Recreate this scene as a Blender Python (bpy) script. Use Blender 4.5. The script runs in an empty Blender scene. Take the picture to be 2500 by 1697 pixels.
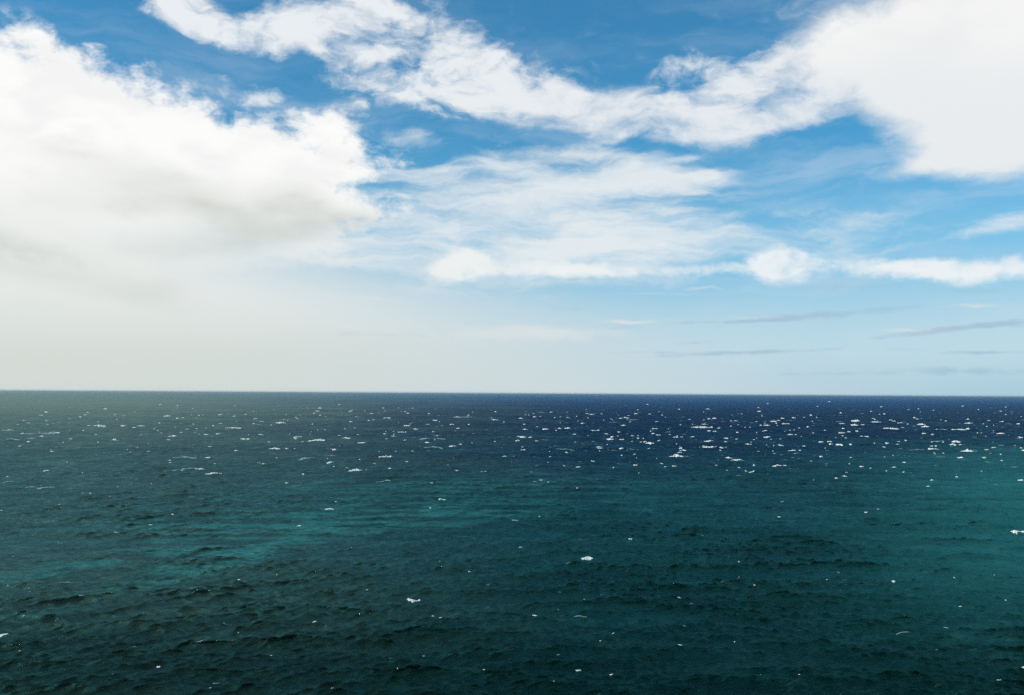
import bpy, math, random
import numpy as np
from mathutils import Vector, Matrix

# ------------------------------------------------------------------ camera
SC = bpy.context.scene
COL = SC.collection
PW, PH = 2500.0, 1697.0
FPX = 2431.0                      # 35 mm lens on a 36 mm frame
H = 60.0                          # clifftop viewpoint above the sea
cam = bpy.data.cameras.new('camera')
cam.lens = 35.0
cam.sensor_width = 36.0
cam.clip_start = 0.5
cam.clip_end = 300000.0
camo = bpy.data.objects.new('camera', cam)
COL.objects.link(camo)
camo.location = (0, 0, H)
PITCH, ROLL = math.radians(2.60), math.radians(-0.34)
camo.rotation_euler = (math.radians(90) + PITCH, ROLL, 0)
SC.camera = camo
CM = camo.rotation_euler.to_matrix()


def ray(px, py):
    """direction of a pixel of the photograph (2500 x 1697)"""
    return (CM @ Vector((px - PW / 2, -(py - PH / 2), -FPX))).normalized()


def ground(px, py):
    d = ray(px, py)
    t = H / max(1e-4, -d.z)
    return d.x * t, d.y * t, math.hypot(d.x * t, d.y * t)


def azel(px, py):
    d = ray(px, py)
    return math.degrees(math.atan2(d.x, d.y)), math.degrees(math.asin(d.z))


def lin(r, g, b):
    def f(c):
        c /= 255.0
        return c / 12.92 if c <= 0.04045 else ((c + 0.055) / 1.055) ** 2.4
    return (f(r), f(g), f(b), 1.0)


# ------------------------------------------------------------------ node helper
class NT:
    def __init__(s, tree):
        s.t = tree
        s.n = tree.nodes
        s.l = tree.links

    def new(s, kind, **kw):
        n = s.n.new(kind)
        for k, v in kw.items():
            setattr(n, k, v)
        return n

    def put(s, sock, v):
        if isinstance(v, bpy.types.NodeSocket):
            s.l.new(v, sock)
        else:
            sock.default_value = v

    def m(s, op, a, b=0.0, c=0.0, clamp=False):
        n = s.new('ShaderNodeMath', operation=op, use_clamp=clamp)
        s.put(n.inputs[0], a)
        s.put(n.inputs[1], b)
        s.put(n.inputs[2], c)
        return n.outputs[0]

    def vm(s, op, a, b=(0, 0, 0)):
        n = s.new('ShaderNodeVectorMath', operation=op)
        s.put(n.inputs[0], a)
        if op == 'SCALE':
            s.put(n.inputs['Scale'], b)
        else:
            s.put(n.inputs[1], b)
        return n.outputs[0]

    def mix(s, f, a, b, blend='MIX'):
        n = s.new('ShaderNodeMix', data_type='RGBA', blend_type=blend)
        s.put(n.inputs[0], f)
        s.put(n.inputs[6], a)
        s.put(n.inputs[7], b)
        return n.outputs[2]

    def rng(s, v, a, b, c=0.0, d=1.0, smooth=True):
        n = s.new('ShaderNodeMapRange', interpolation_type='SMOOTHSTEP' if smooth else 'LINEAR')
        s.put(n.inputs[0], v)
        s.put(n.inputs[1], a)
        s.put(n.inputs[2], b)
        s.put(n.inputs[3], c)
        s.put(n.inputs[4], d)
        return n.outputs[0]

    def noise(s, vec, scale=1.0, detail=4.0, rough=0.5, dist=0.0, color=False, lac=2.0):
        n = s.new('ShaderNodeTexNoise')
        s.put(n.inputs['Vector'], vec)
        n.inputs['Scale'].default_value = scale
        n.inputs['Detail'].default_value = detail
        n.inputs['Roughness'].default_value = rough
        n.inputs['Lacunarity'].default_value = lac
        n.inputs['Distortion'].default_value = dist
        return n.outputs['Color' if color else 'Fac']

    def blobs(s, vec, items, local):
        """sum of weighted soft ellipses; items in photo units, local(px,py,rx,ry,rot)->centre, radii, angle"""
        acc = 0.0
        for it in items:
            x, y, rx, ry = it[:4]
            rot = it[4] if len(it) > 4 else 0.0
            w = it[5] if len(it) > 5 else 1.0
            (cx, cy), (ax, ay), an = local(x, y, rx, ry, rot)
            mp = s.new('ShaderNodeMapping', vector_type='TEXTURE')
            s.put(mp.inputs['Vector'], vec)
            mp.inputs['Location'].default_value = (cx, cy, 0)
            mp.inputs['Rotation'].default_value = (0, 0, an)
            mp.inputs['Scale'].default_value = (ax, ay, 1)
            g = s.new('ShaderNodeTexGradient', gradient_type='SPHERICAL')
            s.l.new(mp.outputs[0], g.inputs[0])
            acc = s.m('MULTIPLY_ADD', g.outputs['Fac'], w, acc)
        return acc


# ------------------------------------------------------------------ world: sky and its clouds
SUN_EL, SUN_AZ = 36.0, -106.0        # to the left, out of the picture (azimuth from +Y towards +X)
world = bpy.data.worlds.new('World')
SC.world = world
world.use_nodes = True
W = NT(world.node_tree)
W.n.clear()
out = W.new('ShaderNodeOutputWorld')
bg = W.new('ShaderNodeBackground')
W.l.new(bg.outputs[0], out.inputs[0])
sky = W.new('ShaderNodeTexSky', sky_type='NISHITA')
sky.sun_disc = False
sky.sun_elevation = math.radians(SUN_EL)
sky.sun_rotation = math.radians(SUN_AZ)
sky.altitude = 60
sky.air_density = 1.0
sky.dust_density = 0.6
sky.ozone_density = 2.0

tc = W.new('ShaderNodeTexCoord')
sep = W.new('ShaderNodeSeparateXYZ')
W.l.new(tc.outputs['Generated'], sep.inputs[0])
DX, DY, DZ = sep.outputs
AZ = W.m('MULTIPLY', W.m('ARCTAN2', DX, DY), 180 / math.pi)
EL = W.m('MULTIPLY', W.m('ARCSINE', DZ), 180 / math.pi)
cmb = W.new('ShaderNodeCombineXYZ')
W.put(cmb.inputs[0], AZ)
W.put(cmb.inputs[1], EL)
P = cmb.outputs[0]                 # degrees: azimuth, elevation
K = 2500 / 2324.0                  # cloud positions below were read off a 2324 px wide view


def sky_local(x, y, rx, ry, rot):
    x, y, rx, ry = x * K, y * K, rx * K, ry * K
    c = azel(x, y)
    e = azel(x + 10, y)
    f = azel(x, y - 10)
    return c, (rx * (e[0] - c[0]) / 10, ry * (f[1] - c[1]) / 10), -math.radians(rot)


def stretch(v, sx, sy, off=0.0):
    return W.vm('ADD', W.vm('MULTIPLY', v, (sx, sy, 1)), (off, off * 1.7, off))


def warp(v, scale, amt, detail=3.0, off=0.0, rough=0.55):
    n = W.noise(stretch(v, 1, 1.5, off), scale, detail, rough, color=True)
    return W.vm('ADD', v, W.vm('MULTIPLY', W.vm('SUBTRACT', n, (.5, .5, .5)), (amt, amt * .6, 0)))


PB = warp(P, 0.16, 5.0, 6.0, 3.1, 0.6)      # broad warp for wisps
PF = warp(P, 0.35, 1.6, 8.0, 9.3, 0.62)     # cauliflower edges
PSm = warp(P, 0.12, 2.5, 2.0, 5.7, 0.4)     # soft

N_wisp = W.noise(stretch(PB, .30, .62, 1.3), 1.0, 10.0, 0.60)
N_fine = W.noise(stretch(PF, .55, .8, 7.9), 1.0, 8.0, 0.62)
N_soft = W.noise(stretch(PSm, .10, .22, 4.4), 1.0, 4.0, 0.5)
N_veil = W.noise(stretch(PB, .10, .55, 2.2), 1.0, 9.0, 0.58)
N_bill = W.noise(stretch(PF, .22, .45, 12.0), 1.0, 5.0, 0.5)

LEFT = [(-60, 300, 420, 300, 8), (150, 340, 420, 280, 12), (360, 400, 420, 250, 14), (560, 430, 330, 210, 8, .9),
        (700, 400, 200, 170, 0, .7), (775, 285, 95, 75, 0, .75), (860, 335, 85, 38, 0, .45), (300, 520, 700, 150, 0, .8),
        (640, 250, 120, 40, 10, .25), (870, 375, 140, 50, 0, .3), (860, 480, 190, 60, 0, .4), (100, 110, 200, 90, 18, .35)]
RIGHT = [(2160, 30, 420, 240, 0, 1.2), (2330, 180, 420, 250, 0, 1.2), (2180, 260, 260, 160, 20, .9), (1920, 150, 240, 130, 30, .55),
         (2080, 385, 200, 26, -9, .42), (2250, 330, 250, 80, -8, .6), (2050, 120, 300, 160, 0, .6)]
MID = [(380, -5, 190, 70, 24, .9), (530, 75, 190, 80, 12, .95), (650, 55, 110, 80, 0, .6),
       (800, 30, 160, 130, 0, .85), (860, 140, 260, 120, 10, .9), (950, 60, 190, 110, 25, .6), (1030, 160, 260, 120, 15, .95),
       (1150, 190, 220, 110, 10, .8), (1300, 110, 150, 120, -30, .45), (1530, 150, 150, 90, 0, .42), (1680, 190, 200, 110, 0, .5),
       (600, 230, 190, 60, 20, .4), (740, 190, 120, 40, 20, .4), (740, 100, 120, 60, 10, .4),
       (1230, 312, 330, 36, 6, -.9), (1400, 50, 330, 120, 0, -.8), (1430, 150, 90, 70, 0, -.4), (1820, 340, 330, 110, 0, -1.2), (685, 120, 60, 75, 20, -.7), (250, 60, 120, 60, 20, -.6),
       (840, 105, 190, 120, 0, .6), (960, 165, 240, 90, 10, .6)]
BAND = [(1180, 215, 240, 85, 10, .8), (1120, 258, 240, 50, 6, .6), (1380, 252, 380, 72, 7, 1.0), (1590, 255, 300, 74, -4, .95),
        (1770, 205, 330, 120, -18, 1.0), (1900, 160, 260, 130, -20, .6)]
MIDLOW = [(1190, 355, 220, 65, -8, .85), (980, 402, 290, 34, 0, .75), (1390, 365, 160, 110, 0, .9), (1150, 450, 560, 80, 0, 1.2),
          (930, 485, 400, 75, 0, 1.0), (1440, 432, 260, 52, -7, .95), (1550, 405, 120, 20, -8, .6), (1150, 505, 560, 70, 0, 1.0),
          (870, 540, 400, 90, 4, .8), (1450, 545, 640, 80, 0, .65), (1850, 530, 320, 60, 0, .35), (950, 310, 120, 34, 0, .4),
          (1230, 590, 800, 100, 0, .6), (2290, 505, 200, 34, -6, .8), (1560, 355, 70, 12, -10, .45),
          (900, 485, 240, 60, 0, .8), (1230, 312, 330, 34, 6, -.9), (860, 434, 70, 12, 0, -.5), (860, 460, 150, 70, 0, .9), (1250, 490, 230, 22, 0, -.35),
          (1290, 385, 60, 30, 0, -.3), (810, 470, 190, 55, 0, 1.0), (900, 330, 120, 50, 0, .5), (740, 540, 300, 80, 0, .6), (790, 400, 90, 16, -8, .5)]
PUFF = [(1050, 585, 70, 45, 0, .9), (1035, 615, 110, 40, -8, .75), (1200, 608, 260, 34, 0, .75), (1400, 618, 250, 22, 0, .5),
        (1765, 585, 85, 50, 0, .9), (1775, 615, 130, 50, 0, .75), (1900, 590, 230, 32, 4, .6), (2220, 612, 270, 46, 0, .85),
        (1620, 610, 180, 26, 0, .45), (2050, 610, 200, 34, 0, .45)]
SHADE = [(160, 345, 260, 40, 3, .4), (470, 468, 420, 75, 4, .85), (670, 437, 110, 60, 0, .7), (560, 550, 480, 50, -6, .7),
         (-20, 545, 300, 75, 12, .9), (120, 628, 460, 66, 8, 1.0), (780, 490, 200, 40, 0, .45), (330, 395, 380, 50, 0, .35),
         (430, 640, 240, 40, -10, .45), (100, 455, 200, 60, 0, .3)]
STREAK = [(1850, 718, 260, 11, -3, .8), (2150, 748, 230, 11, -6, 1.0), (2290, 735, 120, 14, 0, .6), (1680, 802, 320, 7, -2, .9),
          (2240, 800, 170, 7, 0, .9), (1850, 848, 190, 8, 0, .6), (2170, 842, 220, 14, 0, .7), (1580, 778, 70, 6, 0, .5),
          (860, 760, 200, 9, 0, .35), (1740, 728, 120, 7, 0, .5), (2060, 793, 90, 5, 0, .5),
          (1350, 745, 200, 8, 0, .35), (1620, 730, 260, 7, -2, .5), (2000, 700, 300, 9, -3, .4), (1950, 650, 260, 14, 0, .45),
          (2250, 660, 200, 14, 3, .5), (1500, 800, 200, 6, 0, .5), (1300, 700, 260, 12, 2, .25)]
GLINT = [(1430, 729, 130, 9, 0, .8), (1230, 752, 240, 22, 0, .7), (2090, 752, 110, 9, 0, .7), (2220, 692, 110, 9, 0, .6),
         (850, 680, 140, 6, 3, .5), (1300, 640, 330, 16, 0, .5), (820, 735, 300, 20, 0, .5), (1500, 665, 160, 5, 0, .4), (1600, 655, 60, 6, 0, .6), (1730, 722, 120, 9, 0, .6), (1150, 765, 420, 26, 0, .45),
         (600, 700, 420, 34, 0, .35), (60, 690, 200, 30, 4, .6)]

sL = W.blobs(PF, LEFT, sky_local)
sR = W.blobs(PSm, RIGHT, sky_local)
sM = W.blobs(PF, MID, sky_local)
sB = W.blobs(W.vm('SCALE', W.vm('ADD', PF, PSm), .5), BAND, sky_local)
sML = W.blobs(PF, MIDLOW, sky_local)
sP = W.blobs(PF, PUFF, sky_local)
sS = W.blobs(PSm, SHADE, sky_local)
PST = warp(P, 0.5, .55, 4.0, 14.2)
sK = W.blobs(PST, STREAK, sky_local)
sG = W.blobs(PF, GLINT, sky_local)


def dens(S, N, amp, lo, hi, top=9.0):
    near = W.rng(S, -.02, .16)
    S = W.m('MINIMUM', S, top)
    return W.m('MULTIPLY', near, W.rng(W.m('MULTIPLY_ADD', W.m('SUBTRACT', N, .5), amp, S), lo, hi))


aL = dens(sL, N_fine, 1.9, 0.12, 0.78)
aR = dens(sR, N_wisp, 1.35, 0.02, 1.0)
aM = W.m('MULTIPLY', dens(sM, N_wisp, 3.1, 0.06, 1.05, .70), .97)
aML = W.m('MULTIPLY', dens(sML, N_veil, 2.5, 0.06, 1.02, .60), .97)
aB = W.m('MULTIPLY', dens(sB, N_wisp, 2.2, 0.0, 1.0, .66), .95)
aP = dens(sP, N_fine, 1.15, 0.12, 0.80, .68)
# thin high veil all over, more of it low down, and loose clouds all round the rest of the horizon
veil = W.m('MULTIPLY', W.rng(N_veil, .42, .72), W.rng(EL, 22.0, 6.0, .10, .45))
away = W.rng(W.m('ABSOLUTE', AZ), 30.0, 42.0)
aAway = W.m('MULTIPLY', away, W.rng(W.m('ADD', W.m('MULTIPLY', N_soft, .6), W.m('MULTIPLY', N_wisp, .4)), .48, .58))
high = W.rng(EL, 21.0, 30.0)
aHigh = W.m('MULTIPLY', high, W.rng(W.m('ADD', W.m('MULTIPLY', N_soft, .6), W.m('MULTIPLY', N_wisp, .4)), .54, .66, 0.0, .5))

# clear sky
blue = W.mix(1.0, sky.outputs[0], (0.036, 0.107, 0.128, 1), 'MULTIPLY')
col = blue
wht = lin(243, 244, 244)
col = W.mix(veil, col, lin(214, 225, 236))
# pale air towards the horizon, greener and thicker on the left
hz = W.rng(EL, 15.5, 1.0)
col = W.mix(W.m('MULTIPLY', hz, .90), col, W.mix(W.rng(EL, 0.0, 2.6), lin(174, 206, 223), W.mix(W.rng(EL, 3.0, 8.0), lin(192, 216, 230), lin(158, 200, 229))))
hzl = W.rng(W.m('ADD', EL, W.m('MULTIPLY', AZ, .26)), 8.5, 0.5)
col = W.mix(W.m('MULTIPLY', hzl, .97), col, W.mix(W.rng(AZ, -24.0, 16.0), W.mix(W.rng(EL, 1.0, 6.0), lin(212, 219, 213), lin(231, 234, 231)), lin(202, 218, 224)))
col = W.mix(W.m('MULTIPLY', aML, .9), col, lin(234, 239, 240))
col = W.mix(aM, col, lin(236, 240, 243))
col = W.mix(aB, col, lin(233, 237, 240))
col = W.mix(W.m('MULTIPLY', aHigh, 1.0), col, wht)
col = W.mix(aAway, col, lin(232, 234, 235))
col = W.mix(aR, col, W.mix(W.rng(EL, 14, 20), lin(232, 236, 238), W.mix(W.rng(N_soft, .35, .65), lin(236, 238, 239), lin(246, 246, 245))))
# left cloud bank: white top, grey belly
lowL = W.rng(EL, 13.5, 5.0)
lcol = W.mix(lowL, W.mix(W.rng(N_bill, .35, .6), lin(243, 244, 243), lin(253, 253, 252)), lin(231, 234, 230))
lcol = W.mix(W.rng(W.m('MULTIPLY_ADD', W.m('SUBTRACT', N_bill, .5), 1.5, sS), .05, 1.1, 0, .85), lcol, lin(205, 209, 203))
fadeL = W.rng(W.m('MULTIPLY_ADD', AZ, -.06, EL), 4.5, 11.5, 0.0, 1.0)
col = W.mix(W.m('MULTIPLY', aL, fadeL), col, lcol)
lshade = W.rng(W.m('MULTIPLY_ADD', W.m('SUBTRACT', N_bill, .5), 1.3, sS), .15, 1.2, 0, .5)
col = W.mix(W.m('MULTIPLY', lshade, W.m('SUBTRACT', 1.0, fadeL)), col, lin(200, 207, 202))
col = W.mix(W.m('MULTIPLY', aP, .92), col, W.mix(W.rng(AZ, -20.0, 20.0), lin(240, 242, 238), lin(240, 244, 245)))
col = W.mix(W.rng(W.m('MULTIPLY_ADD', W.m('SUBTRACT', N_fine, .5), .8, sG), .05, .9, 0, .7), col, lin(222, 228, 228))
col = W.mix(W.m('MULTIPLY', W.rng(sK, .0, .25), W.rng(W.m('MULTIPLY_ADD', W.m('SUBTRACT', N_fine, .5), 1.6, sK), .05, 1.0, 0, .62)), col, lin(158, 184, 208))
W.l.new(col, bg.inputs[0])
bg.inputs[1].default_value = 1.0
world.cycles.sampling_method = 'MANUAL'
world.cycles.sample_map_resolution = 512

sun = bpy.data.lights.new('sun', 'SUN')
sun.energy = 3.6
sun.angle = math.radians(0.5)
sun.color = (1.0, 0.97, 0.92)
suno = bpy.data.objects.new('sun', sun)
COL.objects.link(suno)
sa, se = math.radians(SUN_AZ), math.radians(SUN_EL)
sdir = Vector((math.sin(sa) * math.cos(se), math.cos(sa) * math.cos(se), math.sin(se)))
suno.rotation_euler = sdir.to_track_quat('Z', 'Y').to_euler()
suno.location = sdir * 500

vs = SC.view_settings
vs.view_transform = 'Standard'
vs.look = 'None'
vs.exposure = 0.0
vs.gamma = 1.0
vs.use_curve_mapping = False
SC.cycles.use_denoising = False
SC.cycles.max_bounces = 4
SC.cycles.diffuse_bounces = 2
SC.cycles.glossy_bounces = 2

# ------------------------------------------------------------------ the sea surface
rs = np.random.RandomState(7)
NW = 150
lam = np.exp(np.linspace(np.log(1.3), np.log(75.0), NW))
# two crossing wave systems: one stronger on the left, one stronger on the right
sysid = np.arange(NW) % 3
base = np.where(sysid == 0, 32.0, np.where(sysid == 1, -17.0, 7.0))      # direction of the crest lines
spread = np.where(lam > 12, 10.0, 16.0)
crest = np.radians(base + rs.randn(NW) * spread)
kdx, kdy = -np.sin(crest), np.cos(crest)                                   # travel direction
kk = 2 * np.pi / lam
slope = 0.0325 * np.ones(NW)
slope *= np.interp(np.log(lam), np.log([1.3, 2.5, 6, 14, 35]), [2.1, 2.5, 1.6, 1.05, .9])
slope *= np.where(lam > 38, (38 / lam) ** 2.0, 1.0)
slope *= np.exp(rs.randn(NW) * .25)
amp = slope / kk
ph = rs.rand(NW) * 2 * np.pi


def waves(x, y, cell, chop=True):
    """height and sideways shift of the sea surface; cell = local sample spacing"""
    x = x.astype(np.float32)
    y = y.astype(np.float32)
    z = np.zeros_like(x)
    sx = np.zeros_like(x)
    sy = np.zeros_like(x)
    az = np.arctan2(x, y)
    wl = np.clip(.75 - az * 1.0, .35, 1.1).astype(np.float32)
    wr = np.clip(1.0 + az * 1.2, .5, 1.5).astype(np.float32)
    # groups: the sea is livelier in some patches
    g = (1.0 + .16 * np.sin(x * .031 + y * .011 + 1.0) + .16 * np.sin(x * .013 - y * .021 + 2.0)
         + .12 * np.sin(x * .052 + y * .037 + .5)).astype(np.float32)
    for i in range(NW):
        f = np.clip(lam[i] / (cell * 3.0) - .6, 0, 1)
        if f.max() <= 0:
            continue
        t = (kk[i] * (kdx[i] * x + kdy[i] * y) + ph[i]).astype(np.float32)
        a = amp[i] * f * (wl if sysid[i] == 0 else wr if sysid[i] == 1 else 1.25)
        if lam[i] < 20:
            a = a * g
        a = a.astype(np.float32) if hasattr(a, 'astype') else a
        z += a * np.cos(t)
        if chop:
            s = a * np.sin(t) * .9
            sx -= (kdx[i] * s).astype(np.float32)
            sy -= (kdy[i] * s).astype(np.float32)
    return z, sx, sy


def spacing(d):
    """distance between mesh rows at distance d"""
    return max(0.28, 0.0012 * d) if d < 1600 else 0.0012 * 1600 * (d / 1600) ** 1.9


rows = [95.0]
while rows[-1] < 90000:
    d = rows[-1]
    rows.append(d + (spacing(d) if d > 170 else 0.6))
rows = np.array(rows)
ANG = np.radians(50.0)
NC = 1640
angs = np.linspace(-ANG, ANG, NC)
R, A = np.meshgrid(rows, angs, indexing='ij')
X = R * np.sin(A)
Y = R * np.cos(A)
dr = np.gradient(rows)
cell = np.maximum(dr[:, None] * np.ones((1, NC)), R * (2 * ANG / NC)).astype(np.float32)
Z, SX, SY = waves(X, Y, cell)
nr = len(rows)
co = np.stack([X + SX, Y + SY, Z], -1).reshape(-1, 3).astype(np.float32)
idx = np.arange(nr * NC).reshape(nr, NC)
quads = np.stack([idx[:-1, :-1], idx[:-1, 1:], idx[1:, 1:], idx[1:, :-1]], -1).reshape(-1, 4)[:, ::-1]
print('SEA rows', nr, 'verts', len(co))


def mesh_from(name, co, quads, mat, smooth=True):
    me = bpy.data.meshes.new(name)
    me.vertices.add(len(co))
    me.vertices.foreach_set('co', np.ascontiguousarray(co, np.float32).ravel())
    nq = len(quads)
    me.loops.add(nq * 4)
    me.polygons.add(nq)
    me.loops.foreach_set('vertex_index', np.ascontiguousarray(quads, np.int32).ravel())
    me.polygons.foreach_set('loop_start', np.arange(0, nq * 4, 4, dtype=np.int32))
    me.polygons.foreach_set('loop_total', np.full(nq, 4, dtype=np.int32))
    me.update(calc_edges=True)
    if smooth:
        me.polygons.foreach_set('use_smooth', np.ones(nq, dtype=bool))
    me.materials.append(mat)
    ob = bpy.data.objects.new(name, me)
    COL.objects.link(ob)
    return ob


# ---- water material
wm = bpy.data.materials.new('sea_water')
wm.use_nodes = True
M = NT(wm.node_tree)
M.n.clear()
mo = M.new('ShaderNodeOutputMaterial')
geo = M.new('ShaderNodeNewGeometry')
POS = geo.outputs['Position']


def sea_local(x, y, rx, ry, rot):
    """teal patches mixed into the sea colour, placed on the sea in metres (photo pixel of the centre, size in metres)"""
    gx, gy, gd = ground(x, y)
    return (gx, gy), (rx, ry), math.radians(rot)


def mnoise(sx, sy, off, detail, rough, color=False, rot=0.0, dist=0.0):
    mp = M.new('ShaderNodeMapping', vector_type='POINT')        # turn first ...
    M.put(mp.inputs['Vector'], POS)
    mp.inputs['Rotation'].default_value = (0, 0, -rot)
    mp.inputs['Location'].default_value = (off, off, off)
    return M.noise(M.vm('MULTIPLY', mp.outputs[0], (sx, sy, .3)), 1.0, detail, rough, color=color, dist=dist)   # ... then stretch


bigw = mnoise(.004, .004, 4.0, 4.0, .55, color=True)
wsh = M.vm('MULTIPLY', M.vm('SUBTRACT', bigw, (.5, .5, .5)), (1, 1, 0))
rel = M.new('ShaderNodeSeparateXYZ')
M.put(rel.inputs[0], POS)
SXo, SYo, _z = rel.outputs
sepw = M.new('ShaderNodeSeparateXYZ')
M.put(sepw.inputs[0], wsh)
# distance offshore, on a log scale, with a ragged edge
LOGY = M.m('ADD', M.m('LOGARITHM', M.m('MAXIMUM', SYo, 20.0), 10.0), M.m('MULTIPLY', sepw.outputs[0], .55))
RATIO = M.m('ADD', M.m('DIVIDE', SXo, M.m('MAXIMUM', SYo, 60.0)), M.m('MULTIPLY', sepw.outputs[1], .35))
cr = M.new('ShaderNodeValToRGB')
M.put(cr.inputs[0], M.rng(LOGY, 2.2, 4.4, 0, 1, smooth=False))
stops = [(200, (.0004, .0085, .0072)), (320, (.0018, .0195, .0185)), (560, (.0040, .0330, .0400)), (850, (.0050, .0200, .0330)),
         (1300, (.0030, .0125, .0340)), (3000, (.0020, .0110, .0400)), (6000, (.0020, .0210, .0920)), (14000, (.0020, .0580, .1560))]  # navy far stops: cloud shadow and sky reflection put into the water colour
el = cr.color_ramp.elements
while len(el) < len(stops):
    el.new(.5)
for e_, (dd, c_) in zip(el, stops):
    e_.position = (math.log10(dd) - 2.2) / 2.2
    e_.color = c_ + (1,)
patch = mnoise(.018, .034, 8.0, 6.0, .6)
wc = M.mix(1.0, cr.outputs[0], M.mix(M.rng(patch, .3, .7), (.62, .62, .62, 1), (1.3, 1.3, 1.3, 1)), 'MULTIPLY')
P20 = M.vm('ADD', POS, M.vm('MULTIPLY', wsh, (70, 70, 0)))
TURQ = [(450, 1415, 95, 18, 68, .95), (660, 1350, 85, 22, 64, 1.1), (300, 1370, 110, 24, 62, .8), (150, 1400, 80, 16, 66, .3), (850, 1290, 130, 60, 60, .6),
        (560, 1290, 140, 50, 55, .5), (1150, 1250, 200, 90, 20, .55), (250, 1290, 160, 50, 60, .4), (700, 1450, 55, 16, 70, .45),
        (2520, 1560, 45, 30, 0, .6), (2420, 1350, 90, 60, 100, .5), (1500, 1480, 50, 25, 30, .25), (1250, 1180, 300, 130, 0, .5),
        (700, 1220, 260, 130, 30, .45)]
tq = M.blobs(P20, TURQ, sea_local)
right = M.m('MULTIPLY', M.rng(RATIO, .27, .56), M.m('MULTIPLY', M.rng(LOGY, 2.40, 2.74), M.rng(LOGY, 3.22, 2.85)))
wc = M.mix(M.m('MULTIPLY', right, .9), wc, (.012, .100, .105, 1))
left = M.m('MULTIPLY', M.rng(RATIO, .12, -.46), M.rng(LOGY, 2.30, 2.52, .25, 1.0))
wc = M.mix(M.m('MULTIPLY', left, .85), wc, M.mix(M.rng(LOGY, 2.6, 3.8), (.028, .066, .056, 1), (.135, .185, .155, 1)))  # grey on the left: reflected bright cloud and haze painted into the colour
tqn = mnoise(.022, .11, 61.0, 8.0, .68, rot=math.radians(58))
tq = M.m('MULTIPLY', tq, M.rng(tqn, .30, .62, .25, 1.25, smooth=False))
wc = M.mix(M.rng(tq, .03, 1.0, 0, .85), wc, (.024, .140, .130, 1))
# long thin streaks of spent foam drawn out by the wind
st = mnoise(.09, .80, 77.0, 7.0, .68, rot=math.radians(34), dist=.4)
stz = mnoise(.012, .02, 91.0, 4.0, .6)
streak = M.m('MULTIPLY', M.rng(st, .60, .72), M.rng(stz, .42, .62))
wc = M.mix(M.m('MULTIPLY', streak, .45), wc, (.10, .21, .20, 1))
# fine broken foam flecks on the ripples
fl = mnoise(.55, 1.1, 21.0, 7.0, .68)
flz = mnoise(.05, .08, 33.0, 4.0, .6)
fleck = M.m('MULTIPLY', M.rng(fl, .705, .76), M.rng(flz, .48, .62))
wc = M.mix(M.m('MULTIPLY', fleck, .6), wc, (.45, .55, .52, 1))

b1 = mnoise(.26, .95, 0.0, 6.0, .62, rot=math.radians(16), dist=.3)
b2 = mnoise(.8, 2.4, 5.0, 4.0, .6, rot=math.radians(-14), dist=.2)
b3 = mnoise(.07, .16, 15.0, 3.0, .5, rot=math.radians(6))
bsum = M.m('MULTIPLY_ADD', b2, .10, M.m('MULTIPLY_ADD', b3, .4, M.m('MULTIPLY', b1, .52)))
bump = M.new('ShaderNodeBump')
bump.inputs['Strength'].default_value = 1.0
bump.inputs['Distance'].default_value = 1.0
M.put(bump.inputs['Height'], bsum)
dif = M.new('ShaderNodeBsdfDiffuse')
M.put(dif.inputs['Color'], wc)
M.l.new(bump.outputs[0], dif.inputs['Normal'])
glo = M.new('ShaderNodeBsdfGlossy')
M.put(glo.inputs['Color'], M.mix(left, M.mix(M.rng(LOGY, 2.7, 3.4), (.17, .60, .54, 1), (.19, .50, .62, 1)), (.33, .68, .62, 1)))
glo.inputs['Roughness'].default_value = .19
M.l.new(bump.outputs[0], glo.inputs['Normal'])
fr = M.new('ShaderNodeFresnel')
fr.inputs['IOR'].default_value = 1.333
M.l.new(bump.outputs[0], fr.inputs['Normal'])
ms = M.new('ShaderNodeMixShader')
M.put(ms.inputs[0], M.m('MINIMUM', M.m('MULTIPLY', M.m('POWER', fr.outputs[0], 1.9), M.rng(LOGY, 2.3, 2.9, .26, .34)), M.m('MINIMUM', M.rng(LOGY, 2.25, 2.8, .13, .26), M.rng(LOGY, 2.6, 3.6, .26, .12))))
M.l.new(dif.outputs[0], ms.inputs[1])
M.l.new(glo.outputs[0], ms.inputs[2])
M.l.new(ms.outputs[0], mo.inputs['Surface'])

sea = mesh_from('sea', co, quads, wm)
sea['kind'] = 'structure'

# the rest of the sea round and behind the viewpoint, lower detail, edge to edge with the fine mesh
def ring_sector(r0, r1, a0, a1, nr_, na_):
    rr = np.exp(np.linspace(np.log(r0), np.log(r1), nr_))
    aa = np.linspace(a0, a1, na_)
    R_, A_ = np.meshgrid(rr, aa, indexing='ij')
    x, y = R_ * np.sin(A_), R_ * np.cos(A_)
    c = np.maximum(np.gradient(rr)[:, None] * np.ones((1, na_)), R_ * (a1 - a0) / na_).astype(np.float32)
    z, sx, sy = waves(x, y, c)
    e = np.zeros_like(z)
    c3 = np.stack([x, y, z - .0], -1).reshape(-1, 3)
    i = np.arange(nr_ * na_).reshape(nr_, na_)
    q = np.stack([i[:-1, :-1], i[:-1, 1:], i[1:, 1:], i[1:, :-1]], -1).reshape(-1, 4)[:, ::-1]
    return c3, q


c1, q1 = ring_sector(3.0, 90000.0, ANG - .002, 2 * np.pi - ANG + .002, 520, 620)
c2, q2 = ring_sector(3.0, 95.3, -ANG, ANG, 120, 160)
wide = mesh_from('open_water', np.concatenate([c1, c2]), np.concatenate([q1, q2 + len(c1)]), wm)
wide['kind'] = 'structure'

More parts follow.
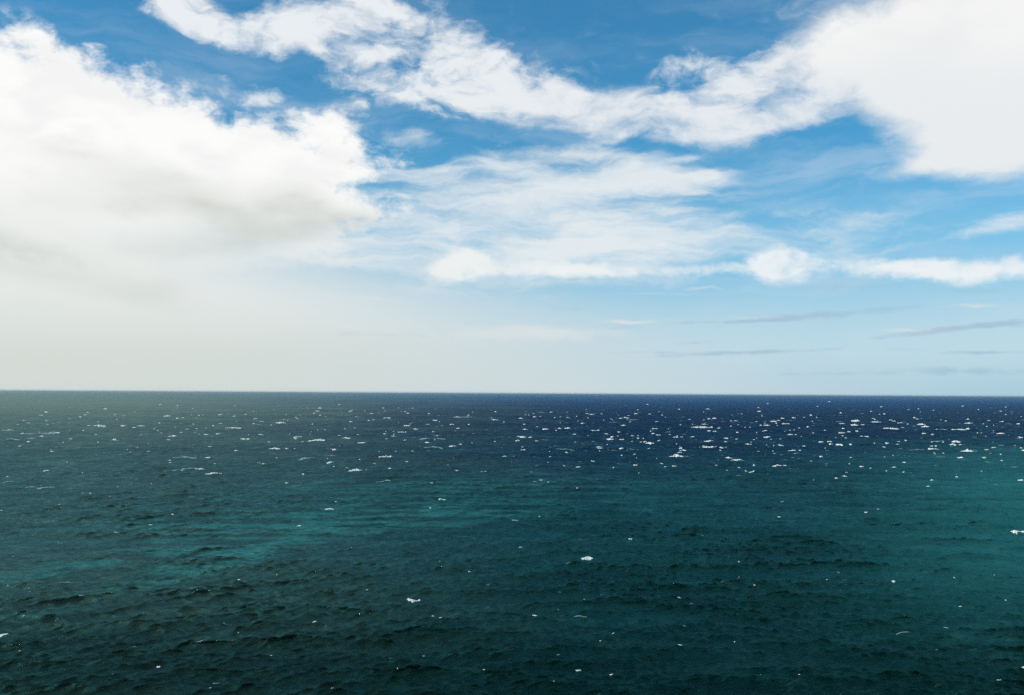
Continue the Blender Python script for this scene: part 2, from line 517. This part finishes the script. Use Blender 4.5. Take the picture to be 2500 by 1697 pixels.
# ------------------------------------------------------------------ whitecaps
def foam_mat(name, c, sss=0.0):
    m = bpy.data.materials.new(name)
    m.use_nodes = True
    F = NT(m.node_tree)
    p = F.n['Principled BSDF']
    g = F.new('ShaderNodeNewGeometry')
    n = F.noise(g.outputs['Position'], 1.4, 6.0, .65)
    oi = F.new('ShaderNodeObjectInfo')
    tone = F.mix(F.rng(oi.outputs['Random'], 0, 1, 0, 1, smooth=False), (c[0] * .68, c[1] * .8, c[2] * .82, 1), c)
    F.put(p.inputs['Base Color'], F.mix(F.rng(n, .35, .62), F.mix(.5, tone, (.10, .2, .2, 1)), tone))
    p.inputs['Roughness'].default_value = .7
    b = F.new('ShaderNodeBump')
    b.inputs['Distance'].default_value = .25
    F.put(b.inputs['Height'], n)
    F.l.new(b.outputs[0], p.inputs['Normal'])
    return m


FOAM = foam_mat('fresh_foam', (.88, .92, .90, 1))
THIN = foam_mat('spent_foam', (.24, .40, .42, 1))

Z1 = (1250, 960, 4.648)
Z2 = (1700, 960, 5.81)
Z3 = (2100, 960, 5.81)
ZL = (0, 900, 1.859)
ZB = (0, 1250, 2.905)
ZM = (800, 1250, 2.582)
ZR = (1700, 1250, 2.905)
# x, y, width in the enlarged view named; 'f' = faint spent foam, 'B' = large bright crest
CAPS = {
 Z1: "105,297,60 338,308,45 247,308,18 546,273,25 635,282,35 485,282,18 898,246,70 865,287,25 443,220,35 330,223,100f 152,250,14 "
     "385,415,85 630,403,70 500,408,100f 155,422,60 1258,370,75B 1145,338,80f 1130,300,20 1300,285,70 1230,290,40 1340,338,30 "
     "1565,246,35 1540,130,30 1640,326,40 1620,410,75 1370,310,130f 2190,358,85B 2238,300,45 2130,390,230 2265,395,100 120,500,85 "
     "212,514,50 60,553,60 800,350,50 940,436,80 983,434,25 1213,456,35 1070,471,40 710,478,45 862,495,22 1120,532,110B 1245,537,60 "
     "1020,523,70f 1134,516,40 1428,530,28 1432,494,18 1370,494,40 1600,467,40 1650,480,70 1770,452,70f 1858,512,60 1925,516,35 "
     "2040,500,55 2235,553,110 2300,445,50 1960,480,50f 915,550,22 720,565,22 370,533,90f 500,605,70f 610,643,210f 990,617,75 "
     "1000,642,60 1240,642,55B 1170,657,90f 1565,589,100 1550,657,45 1400,650,150f 1940,662,80 1905,686,55 1865,722,170B "
     "1990,722,80f 1390,707,35 435,733,28 928,777,20 1335,786,14 1395,838,60 1710,803,65 1840,846,55 745,848,55 222,890,18 "
     "225,943,18 330,994,45 270,1016,40 415,1020,25 1650,757,12 1412,750,12",
 Z2: "565,403,55 850,412,30 1000,465,90B 1100,410,110 1245,440,60 1300,452,75 1135,436,30 1532,349,28 1885,124,30 1016,152,20 "
     "1580,488,45 350,505,120 700,500,25 762,506,20 255,555,55 585,575,40 1060,550,45 858,578,20 1330,592,80 1408,595,22 1330,545,30 "
     "1390,533,18 1005,638,100 570,670,40 425,658,70 180,690,140B 415,703,50 1188,668,20 200,772,250B 430,770,160 735,755,80 "
     "842,785,28 1005,766,16 1200,752,80 1530,770,55 1770,712,85 1890,714,75 1910,750,60 2040,750,115B 2185,754,40 1360,820,120 "
     "1470,827,35 350,831,45 890,855,40 1115,877,40 1420,875,90f 465,936,115 580,968,190B 1370,935,50f 618,1076,38 780,1112,85B "
     "1140,1045,130 1252,1047,50 1260,992,30f 2197,932,25 2175,1041,25 2140,1140,35 2110,1185,70 1980,1213,50 1830,803,16 "
     "2065,572,95 2070,445,90 2245,458,110 2260,408,130 2280,553,40 1825,540,35 1650,482,70f 2040,410,90f",
 Z3: "180,372,35 210,387,25 225,418,190 485,412,55 545,438,35 675,454,22 870,448,130 930,482,110 1190,432,160f 1540,433,110 "
     "420,508,240B 500,518,110B 1395,528,200B 1190,537,130f 1090,525,30 600,494,45 95,627,65 20,618,40 905,587,55 1892,541,25 "
     "1995,577,105 1888,573,60f 2250,658,75f 1110,692,150f 1365,705,120 1315,752,100B 1040,803,150 800,815,220f 1535,828,200B "
     "1900,792,65 2000,750,90f 383,726,55 535,748,55 345,780,45 1185,864,30 1150,938,120f 1425,932,80 1760,950,60 1220,988,45 "
     "627,1014,50 25,1058,60 145,1082,26 445,1066,110 490,1080,80 375,1117,30 1380,1222,38 1620,1250,60 2280,1232,90 970,1340,55 "
     "740,1362,70f 1455,186,30 1820,1012,80f 2190,1060,80f",
 ZL: "450,265,60 560,265,25 610,272,18 640,265,40 200,300,150f 245,295,50 405,264,18 760,218,35 853,277,25 782,310,40 935,305,22 "
     "1118,327,50 1190,308,35 1065,220,18 1115,210,14 1275,250,50 1185,258,70f 1060,270,70 1350,312,40 1440,330,90 1572,318,45 "
     "1640,343,40 1580,213,100f 1755,228,40 1850,205,16 1975,238,25 2072,223,50 2245,234,35 2130,222,60f 2050,258,25 1885,276,25 "
     "1850,264,40 1830,290,50 1787,312,25 1250,373,60B 1170,430,70 1500,433,40 970,477,70 905,455,40 840,410,110f 940,408,30 "
     "1400,417,100f 1505,403,40f 1757,403,85B 1610,473,70 1762,520,28 1940,342,25 1925,325,50f 1995,325,60f 2055,357,40 "
     "1970,362,100f 2290,408,20 1960,488,25 2195,470,45 2075,472,18 1957,534,15 2010,600,35 1533,607,28 1495,641,40B 1595,604,18 "
     "205,550,70f 150,548,60f 30,522,60f 35,283,45 140,322,40f 60,325,70f 210,467,30 320,323,18 675,378,18 520,330,40f 237,390,15 "
     "820,462,120f 1725,523,50f 520,712,30 785,677,15 680,722,20 1355,718,20",
 ZB: "15,850,70B 815,1163,40B 570,610,70 830,158,35 970,608,30 820,95,60f 480,478,90f 1185,468,60f 1470,598,60f 1630,170,25 "
     "1065,107,16 1228,40,14 1690,477,20 1790,783,40f 2235,785,40 1420,888,80f 1930,997,20 1830,1028,30f 1535,1232,60f 1130,1108,25 "
     "1485,1285,20 1600,815,30f 2110,103,20f 960,920,20f",
 ZM: "535,542,90C 710,672,35 665,632,18 710,695,20 1310,666,36B 1635,300,75 1910,180,28 1220,228,28 1505,335,30f 900,378,16 "
     "990,455,20 1012,480,20f 240,501,16 228,330,50 148,240,8 530,270,8 708,318,8 2222,577,18 2300,597,16f 1583,988,35 1722,799,10 "
     "1490,862,12 1455,926,20f 1785,1032,22 1427,1092,10 2225,826,36 2250,740,20f 150,998,28 510,990,40f 28,1137,22 595,918,14 "
     "990,1002,14 1600,650,90f 1190,60,50f 2030,655,10 1590,168,20f 1483,196,10",
 ZR: "432,217,30B 290,478,14 425,526,14 928,494,14 665,610,24 712,612,16 1203,18,20 590,28,20 238,118,20 765,428,16 850,344,20f "
     "1400,486,24 1777,377,12 1868,664,16 1450,848,110f 1770,838,30f 2290,157,110B 2160,1170,50 2240,1185,75B 2318,1130,40B "
     "725,1218,14 265,917,8 50,168,24f",
}
caps = []
for z, s in CAPS.items():
    for tok in s.split():
        flag = tok[-1] if tok[-1].isalpha() else ''
        a, b, c = [float(q) for q in tok.rstrip('fBC').split(',')]
        caps.append((z[0] + a / z[2], z[1] + b / z[2], c / z[2], flag))
print('CAPS', len(caps))


def smooth_noise(rnd, n, k):
    """n samples of smooth 1-D noise with k knots, 0..1"""
    kn = np.array([rnd.random() for _ in range(k + 3)])
    t = np.linspace(0, k, n)
    i = t.astype(int)
    f = t - i
    f = f * f * (3 - 2 * f)
    return kn[i] * (1 - f) + kn[i + 1] * f


def whitecap(px, py, wpx, flag, seed):
    rnd = random.Random(seed)
    gx, gy, gd = ground(px, py)
    s = gd / FPX                                    # metres per photo pixel here
    cl = max(spacing(gd), gd * 2 * ANG / NC)
    # foam sits on the crest nearest to the place where it was seen
    reach = min(12.0, max(.8, 1.6 * gd * gd / (H * FPX)))
    tt = np.linspace(-reach, reach, 17)
    cx_, cy_ = gx + tt * gx / gd, gy + tt * gy / gd
    zc = waves(cx_, cy_, np.full(17, cl, np.float32), chop=False)[0]
    best = int(np.argmax(zc))
    gx, gy = float(cx_[best]), float(cy_[best])
    L = wpx * s * .95
    hp = min(4.2, max(1.5, .065 * wpx + 1.15)) * (1.12 if flag == 'B' else .55 if flag == 'f' else 1.0)
    dip = H / gd
    hz = hp * s * (.75 if gd > 600 else .45)
    dep = hp * s * (1 - (.75 if gd > 600 else .45)) / max(dip, .05) * .32 + .07 * L
    dep = min(dep, .55 * L + .3)
    az = math.atan2(gx, gy)
    ang = math.radians(rnd.gauss(0, 9)) + (.42 if az < -.12 else -.12 if az > .12 else .18) * (1.0 if gd < 900 else .4)
    nu = int(min(60, max(28, L * 3)))
    nv_ = 9
    u = np.linspace(-1, 1, nu)
    env = (1 - np.abs(u) ** rnd.choice([1.6, 2.2, 3.0]))
    prof = env * (.15 + 1.25 * smooth_noise(rnd, nu, max(4, nu // 3))) - .28
    peak = rnd.uniform(-.6, .6)
    if flag == 'f':
        prof = env * (1.5 * smooth_noise(rnd, nu, max(6, nu // 3)) - .62)
        dep *= .6
    prof *= .72 + .4 * np.exp(-((u - peak) / .5) ** 2)
    mid = (smooth_noise(rnd, nu, 4) - .5) * dep * 1.1
    if flag == 'C':
        mid = -(1 - u ** 2) * dep * 1.6
    v = np.linspace(-1, 1, nv_)
    U, V = np.meshgrid(u, v, indexing='ij')
    jit = np.array([[rnd.gauss(0, 1) for _ in range(nv_)] for _ in range(nu)])
    jit2 = np.array([[rnd.gauss(0, 1) for _ in range(nv_)] for _ in range(nu)])
    width = np.clip(.35 + .65 * env, .1, 1)[:, None] * (.6 + .7 * smooth_noise(rnd, nu, max(3, nu // 4)))[:, None]
    lx = U * L / 2 + jit * L / nu * .25
    ly = mid[:, None] + V * width * dep + jit2 * dep * .08
    prof = np.maximum(prof, -.25)
    lz = hz * (prof[:, None] * (1 - V ** 2 * .9) * (1 + .22 * jit) + .16 * jit2 - .10 * (np.abs(V) > .95) - .03)
    ca, sa_ = math.cos(ang), math.sin(ang)
    wx = gx + lx * ca - ly * sa_
    wy = gy + lx * sa_ + ly * ca
    z, a_, b_ = waves(wx.ravel(), wy.ravel(), np.full(wx.size, cl, np.float32))
    z = z.reshape(wx.shape)
    wx = wx + a_.reshape(wx.shape)
    wy = wy + b_.reshape(wx.shape)
    lift = .03 + .0002 * gd
    cz = float(z.mean())
    pts = np.stack([wx - gx, wy - gy, z - cz + lz + lift], -1).reshape(-1, 3)
    i = np.arange(nu * nv_).reshape(nu, nv_)
    q = np.stack([i[:-1, :-1], i[1:, :-1], i[1:, 1:], i[:-1, 1:]], -1).reshape(-1, 4)
    # closed underneath so that it has thickness
    under = pts.copy()
    under[:, 2] = pts[:, 2] - max(.25, hz * .5)
    n0 = len(pts)
    q_under = (q + n0)[:, ::-1]
    rim = list(i[:, 0]) + list(i[-1, 1:]) + list(i[::-1, -1][1:]) + list(i[0, ::-1][1:])
    q_rim = np.array([[rim[k + 1], rim[k], rim[k] + n0, rim[k + 1] + n0] for k in range(len(rim) - 1)])
    return np.concatenate([pts, under]), np.concatenate([q, q_under, q_rim]), Vector((gx, gy, cz))


# merge near-duplicates read from overlapping views
uniq = []
for c in caps:
    if any(abs(c[0] - d[0]) < max(4, .3 * (c[2] + d[2]) / 2) and abs(c[1] - d[1]) < 2.2 for d in uniq):
        continue
    uniq.append(c)
print('UNIQ', len(uniq))
uniq.sort(key=lambda c: -c[2] * (.8 if c[3] == 'f' else 1.0))
things, small = uniq[:300], uniq[300:]


# labels: the striking ones by name, the look-alikes by look and place
NAMED = [
 (5, 1543, 'torn white foam patch cut off by the left edge in dark green water', 0),
 (280, 1650, 'small bright crest alone in the near-black water at bottom left', 0),
 (1007, 1460, 'thin crescent of white foam, curved like a smile, in the dark foreground', 0),
 (1433, 1366, 'flat lacy streak of foam alone in open dark water right of the middle', 0),
 (1849, 1325, 'round bright splash of foam alone on a swell in the lower right', 0),
 (2488, 1304, 'long white crest running off the right edge in turquoise water', 0),
 (2471, 1658, 'widest of the broken white foam patches in the bottom right corner', 0),
 (2443, 1653, 'small foam patch just left of the widest one in the bottom right corner', 0),
 (2498, 1639, 'white foam patch cut by the right edge above the bottom right corner', 0),
 (804, 1245, 'lower and larger of two bright crests side by side left of centre', 0),
 (825, 1227, 'upper and smaller of two bright crests side by side left of centre', 0),
 (945, 1117, 'wide bright white crest with flat tails where grey water turns blue, left of centre', 0),
 (672, 1101, 'bright white crest with a pointed top in the grey-green water on the left', 0),
 (2364, 1102, 'broad solid white crest, the boldest in the teal water at far right', 0),
 (1734, 1093, 'very long thin white crest line in the middle of the crowded navy band', 0),
 (2199, 1542, 'pale ghostly patch of spent foam in the lower right water', 0),
 (948, 1180, 'small rounded white crest alone below the navy band, left of centre', 0),
 (1307, 1508, 'small white arched crest in the dark foreground right of the middle', 0),
 (1651, 1115, 'longest flat white crest at the lower edge of the crowded navy band', 0),
 (1800, 1127, 'double white crest stepping down to the right below the navy band', 0),
 (1834, 1151, 'white crest with a rounded cap at the bottom edge of the whitecap band', 0),
 (2340, 1051, 'long white line of breaking crest in the far right of the whitecap band', 0),
 (2172, 1047, 'long tapering white crest at the upper right of the whitecap band', 0),
]
DEPTHS = [(1010, 'close under the horizon'), (1060, 'high in the whitecap band'),
          (1125, 'low in the whitecap band'), (1270, 'in teal water below the band'),
          (1480, 'in dark middle foreground water'), (9999, 'in near-black water along the bottom')]
SIDES = [(420, 'at far left'), (850, 'left of centre'), (1250, 'just left of the middle'), (1650, 'just right of the middle'),
         (2080, 'right of centre'), (9999, 'at far right')]


def describe(px, py, w, fl_):
    for q, (a, b, text, _) in enumerate(NAMED):
        if abs(px - a) < 5 and abs(py - b) < 4:
            NAMED[q] = (-999, -999, text, 1)
            return text, None
    look = ('long bluish foam streak' if w > 14 else 'short bluish foam smear') if fl_ == 'f' else \
        ('bright broad whitecap' if fl_ == 'B' or w > 17 else 'thin white breaking crest' if w > 8.5 else 'tiny white whitecap speck')
    dep = next(t for y, t in DEPTHS if py < y)
    sd = next(t for x, t in SIDES if px < x)
    return look + ' ' + dep + ' ' + sd, look + ' ' + dep + ' ' + sd


from collections import Counter
made = []
for n, (px, py, w, fl_) in enumerate(things):
    pts, q, loc = whitecap(px, py, w, fl_, 1000 + n)
    ob = mesh_from('whitecap', pts, q, THIN if fl_ == 'f' else FOAM)
    ob.location = loc
    text, grp = describe(px, py, w, fl_)
    ob['label'] = text
    ob['category'] = 'whitecap'
    made.append((ob, text))
cnt = Counter(t for _, t in made)
for ob, t in made:
    ob['group'] = ('whitecaps: ' + t) if cnt[t] > 1 else 'whitecaps on the sea'

# countless small flecks of foam between them: one object
rnd = random.Random(99)
small += [(rnd.uniform(-150, 2650), y, w, rnd.choice(['', '', 'f', 'f', 'f'])) for (y, w) in
          [(972 + 14 + abs(rnd.gauss(0, 75)) + 26 * rnd.random(), rnd.choice([2.5, 3, 4, 5, 6, 9])) for _ in range(1200)]]
small += [(rnd.uniform(-150, 2650), rnd.uniform(1120, 1760), rnd.uniform(2, 6), rnd.choice(['', 'f', 'f'])) for _ in range(80)]
for mat_, want in ((FOAM, False), (THIN, True)):
    cs, qs, off = [], [], 0
    for n, (px, py, w, fl_) in enumerate(small):
        if (fl_ == 'f') != want:
            continue
        pts, q, loc = whitecap(px, py, w, fl_, 5000 + n)
        cs.append(pts + np.array(loc))
        qs.append(q + off)
        off += len(pts)
    ob = mesh_from('foam_flecks', np.concatenate(cs), np.concatenate(qs), mat_)
    ob['kind'] = 'stuff'
    ob['label'] = 'countless bluish flecks of spent foam scattered between the whitecaps' if want else 'countless tiny white flecks of foam scattered between the whitecaps'
    ob['category'] = 'foam'

# ------------------------------------------------------------------ thin sea air
hm = bpy.data.materials.new('sea_haze')
hm.use_nodes = True
HN = NT(hm.node_tree)
HN.n.clear()
ho = HN.new('ShaderNodeOutputMaterial')
pv = HN.new('ShaderNodeVolumePrincipled')
pv.inputs['Color'].default_value = (.62, .80, .88, 1)
pv.inputs['Density'].default_value = 1.2e-5
pv.inputs['Anisotropy'].default_value = .1
HN.l.new(pv.outputs[0], ho.inputs['Volume'])
hx, hz0, hz1 = 95000.0, -6.0, 70.0
hv = [(x, y, z) for z in (hz0, hz1) for x, y in ((-hx, -hx), (hx, -hx), (hx, hx), (-hx, hx))]
hf = np.array([[3, 2, 1, 0], [4, 5, 6, 7], [0, 1, 5, 4], [1, 2, 6, 5], [2, 3, 7, 6], [3, 0, 4, 7]])
haze = mesh_from('haze', np.array(hv), hf, hm, smooth=False)
haze['kind'] = 'stuff'
